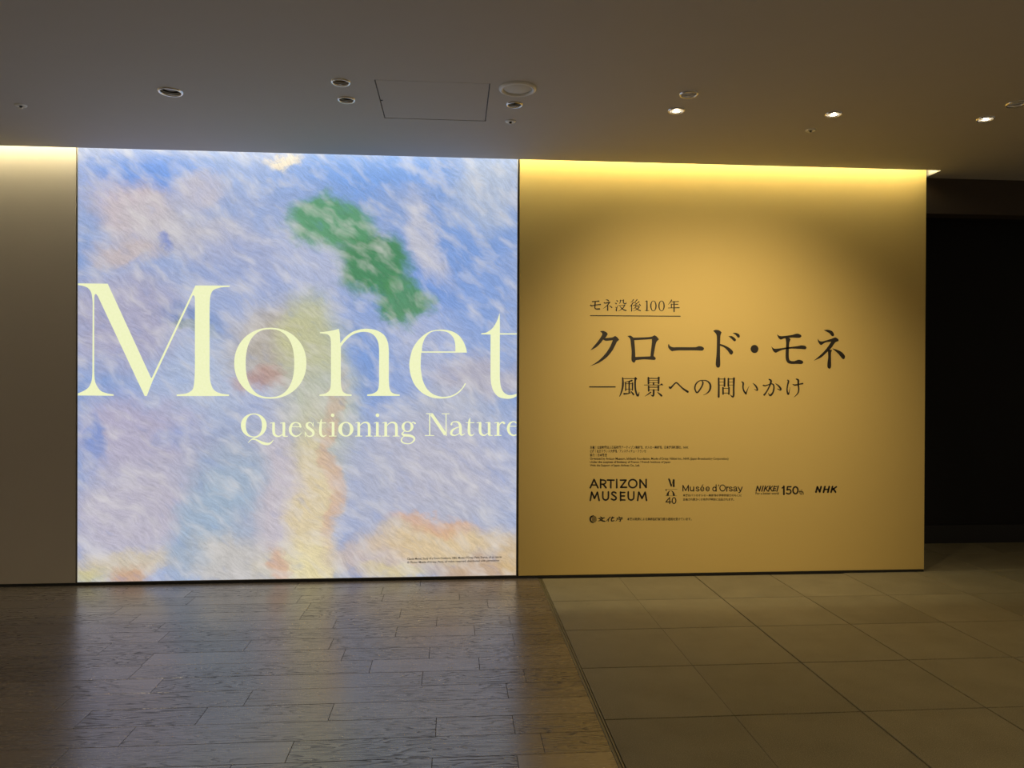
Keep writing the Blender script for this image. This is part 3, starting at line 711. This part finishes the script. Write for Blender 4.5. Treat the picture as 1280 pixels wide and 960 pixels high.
def spot(x, y, parent, tgt, power, size, blend):
    l = bpy.data.lights.new('spot', 'SPOT'); l.energy = power; l.color = WARM; l.spot_size = size; l.spot_blend = blend; l.shadow_soft_size = .02
    o = bpy.data.objects.new('spot_light', l); C.objects.link(o); o.parent = parent
    o.location = (0, .0, -.012)
    d = Vector(tgt)-Vector((x, y, ZC-.012)); o.rotation_euler = d.to_track_quat('-Z', 'Y').to_euler()
LAB = {0: 'recessed downlight with a bright thin white ring, alone above the lightbox', 1: 'unlit downlight with a bronze reflector, left of the square hatch',
       2: 'small unlit dark downlight just below the bronze one', 3: 'small unlit black downlight below the round white speaker',
       5: 'lit spotlight nearest the hatch, above the heading', 6: 'middle one of the three lit spotlights', 7: 'rightmost of the three lit spotlights',
       8: 'unlit chrome downlight above the leftmost lit spotlight', 9: 'unlit chrome downlight cut by the right picture edge', 10: 'unlit downlight cut by the left picture edge'}
TGT = {5: ((1.66, D, .8), 34), 6: ((2.22, D, .8), 32), 7: ((4.2, 4.0, 0), 14)}
for k in ADDED_LAMPS: TGT[k] = ((FIX[k][1], FIX[k][2]-.05, 0), 48)
WASH = 12; TGT[WASH] = ((2.0, D, 1.22), 225)   # this added lamp is turned towards the lettered wall for its soft glow
for k, wh in zip(ADDED_LAMPS, ('left row, nearer the wall', 'middle row, nearer the wall', 'right row, nearer the wall', 'left row, farther from the wall', 'middle row, farther from the wall', 'right row, farther from the wall')): LAB[k] = 'added fill downlight out of view above the frame, '+wh
for n, (kind, x, y, r) in enumerate(FIX):
    if kind == 'speaker':
        e = empty('ceiling_speaker', (x, y, ZC)); tag(e, 'large round white speaker grille flush in the ceiling right of the hatch', 'speaker')
        bm = bmesh.new(); lathe(bm, [(r-.004, .004), (r-.006, -.008), (r+.004, -.014), (r+.016, -.008), (r+.018, 0)], 40); obj('rim', bm, MAT['white'], e, True)
        bm = bmesh.new(); lathe(bm, [(r-.004, .002), (r*.8, -.004), (r*.4, -.007), (0, -.008)], 40); obj('grille', bm, MAT['mesh_grille'], e, True)
        continue
    e = empty('downlight', (x, y, ZC)); tag(e, LAB[n], 'downlight', 'round downlights in the ceiling')
    rw = .009 if kind == 'ring' else .006
    bm = bmesh.new(); lathe(bm, [(r-.003, .006), (r-.003, -.003), (r-.001, -.006), (r+rw*.5, -.0085), (r+rw, -.005), (r+rw+.002, 0)], 36)
    obj('trim_ring', bm, MAT['ring'], e, True)
    hm = {'ring': 'black', 'bronze': 'bronze', 'dark': 'black', 'lit': 'metal', 'chrome': 'ring'}[kind]
    bm = bmesh.new(); lathe(bm, [(r-.003, .012), (r-.006, .03), (r-.012, .06), (r-.016, .062), (0, .062)], 32); obj('housing', bm, MAT[hm], e, True)
    if kind == 'lit':
        bm = bmesh.new(); lathe(bm, [(r*.36, 0), (r*.28, -.004), (0, -.006)], 24)
        o = obj('lens', bm, MAT['lamp'], e, True); o.location = (0, .002, .012)
        t, pw = TGT[n]
        d = Vector(t)-Vector((x, y, ZC)); o.rotation_euler = (0, 0, 0)
        o.rotation_euler = Vector(d).to_track_quat('-Z', 'Y').to_euler()
        o.rotation_euler.x *= .35; o.rotation_euler.y *= .35
        spot(x, y, e, t, pw, math.radians(105 if n < 7 else 60 if n == WASH else 120), 1.)
    else:
        bm = bmesh.new(); lathe(bm, [(r*.66, 0), (r*.5, -.004), (0, -.007)], 24)
        o = obj('lens', bm, MAT['lens_grey'] if kind != 'chrome' else MAT['white'], e, True); o.location = (0, 0, {'ring': .014, 'dark': .02, 'bronze': .035, 'chrome': .014}[kind])
for n, (x, y) in enumerate(SPR):
    e = empty('sprinkler', (x, y, ZC))
    tag(e, ('small sprinkler head at far left, above the beige wall', 'small sprinkler head below the black downlight and speaker', 'small dim sprinkler head between the middle and left lit spotlights')[n], 'sprinkler', 'sprinkler heads in the ceiling')
    bm = bmesh.new(); lathe(bm, [(.034, 0), (.031, -.005), (.014, -.007), (.012, -.002), (0, -.002)], 24); obj('escutcheon', bm, MAT['white'], e, True)
    bm = bmesh.new(); lathe(bm, [(.009, -.003), (.008, -.010), (.004, -.013), (.004, -.016), (0, -.016)], 14); obj('nozzle', bm, MAT['black'], e, True)
    bm = bmesh.new(); lathe(bm, [(0, -.015), (.011, -.016), (.011, -.018), (0, -.019)], 14); obj('deflector', bm, MAT['metal'], e, True)
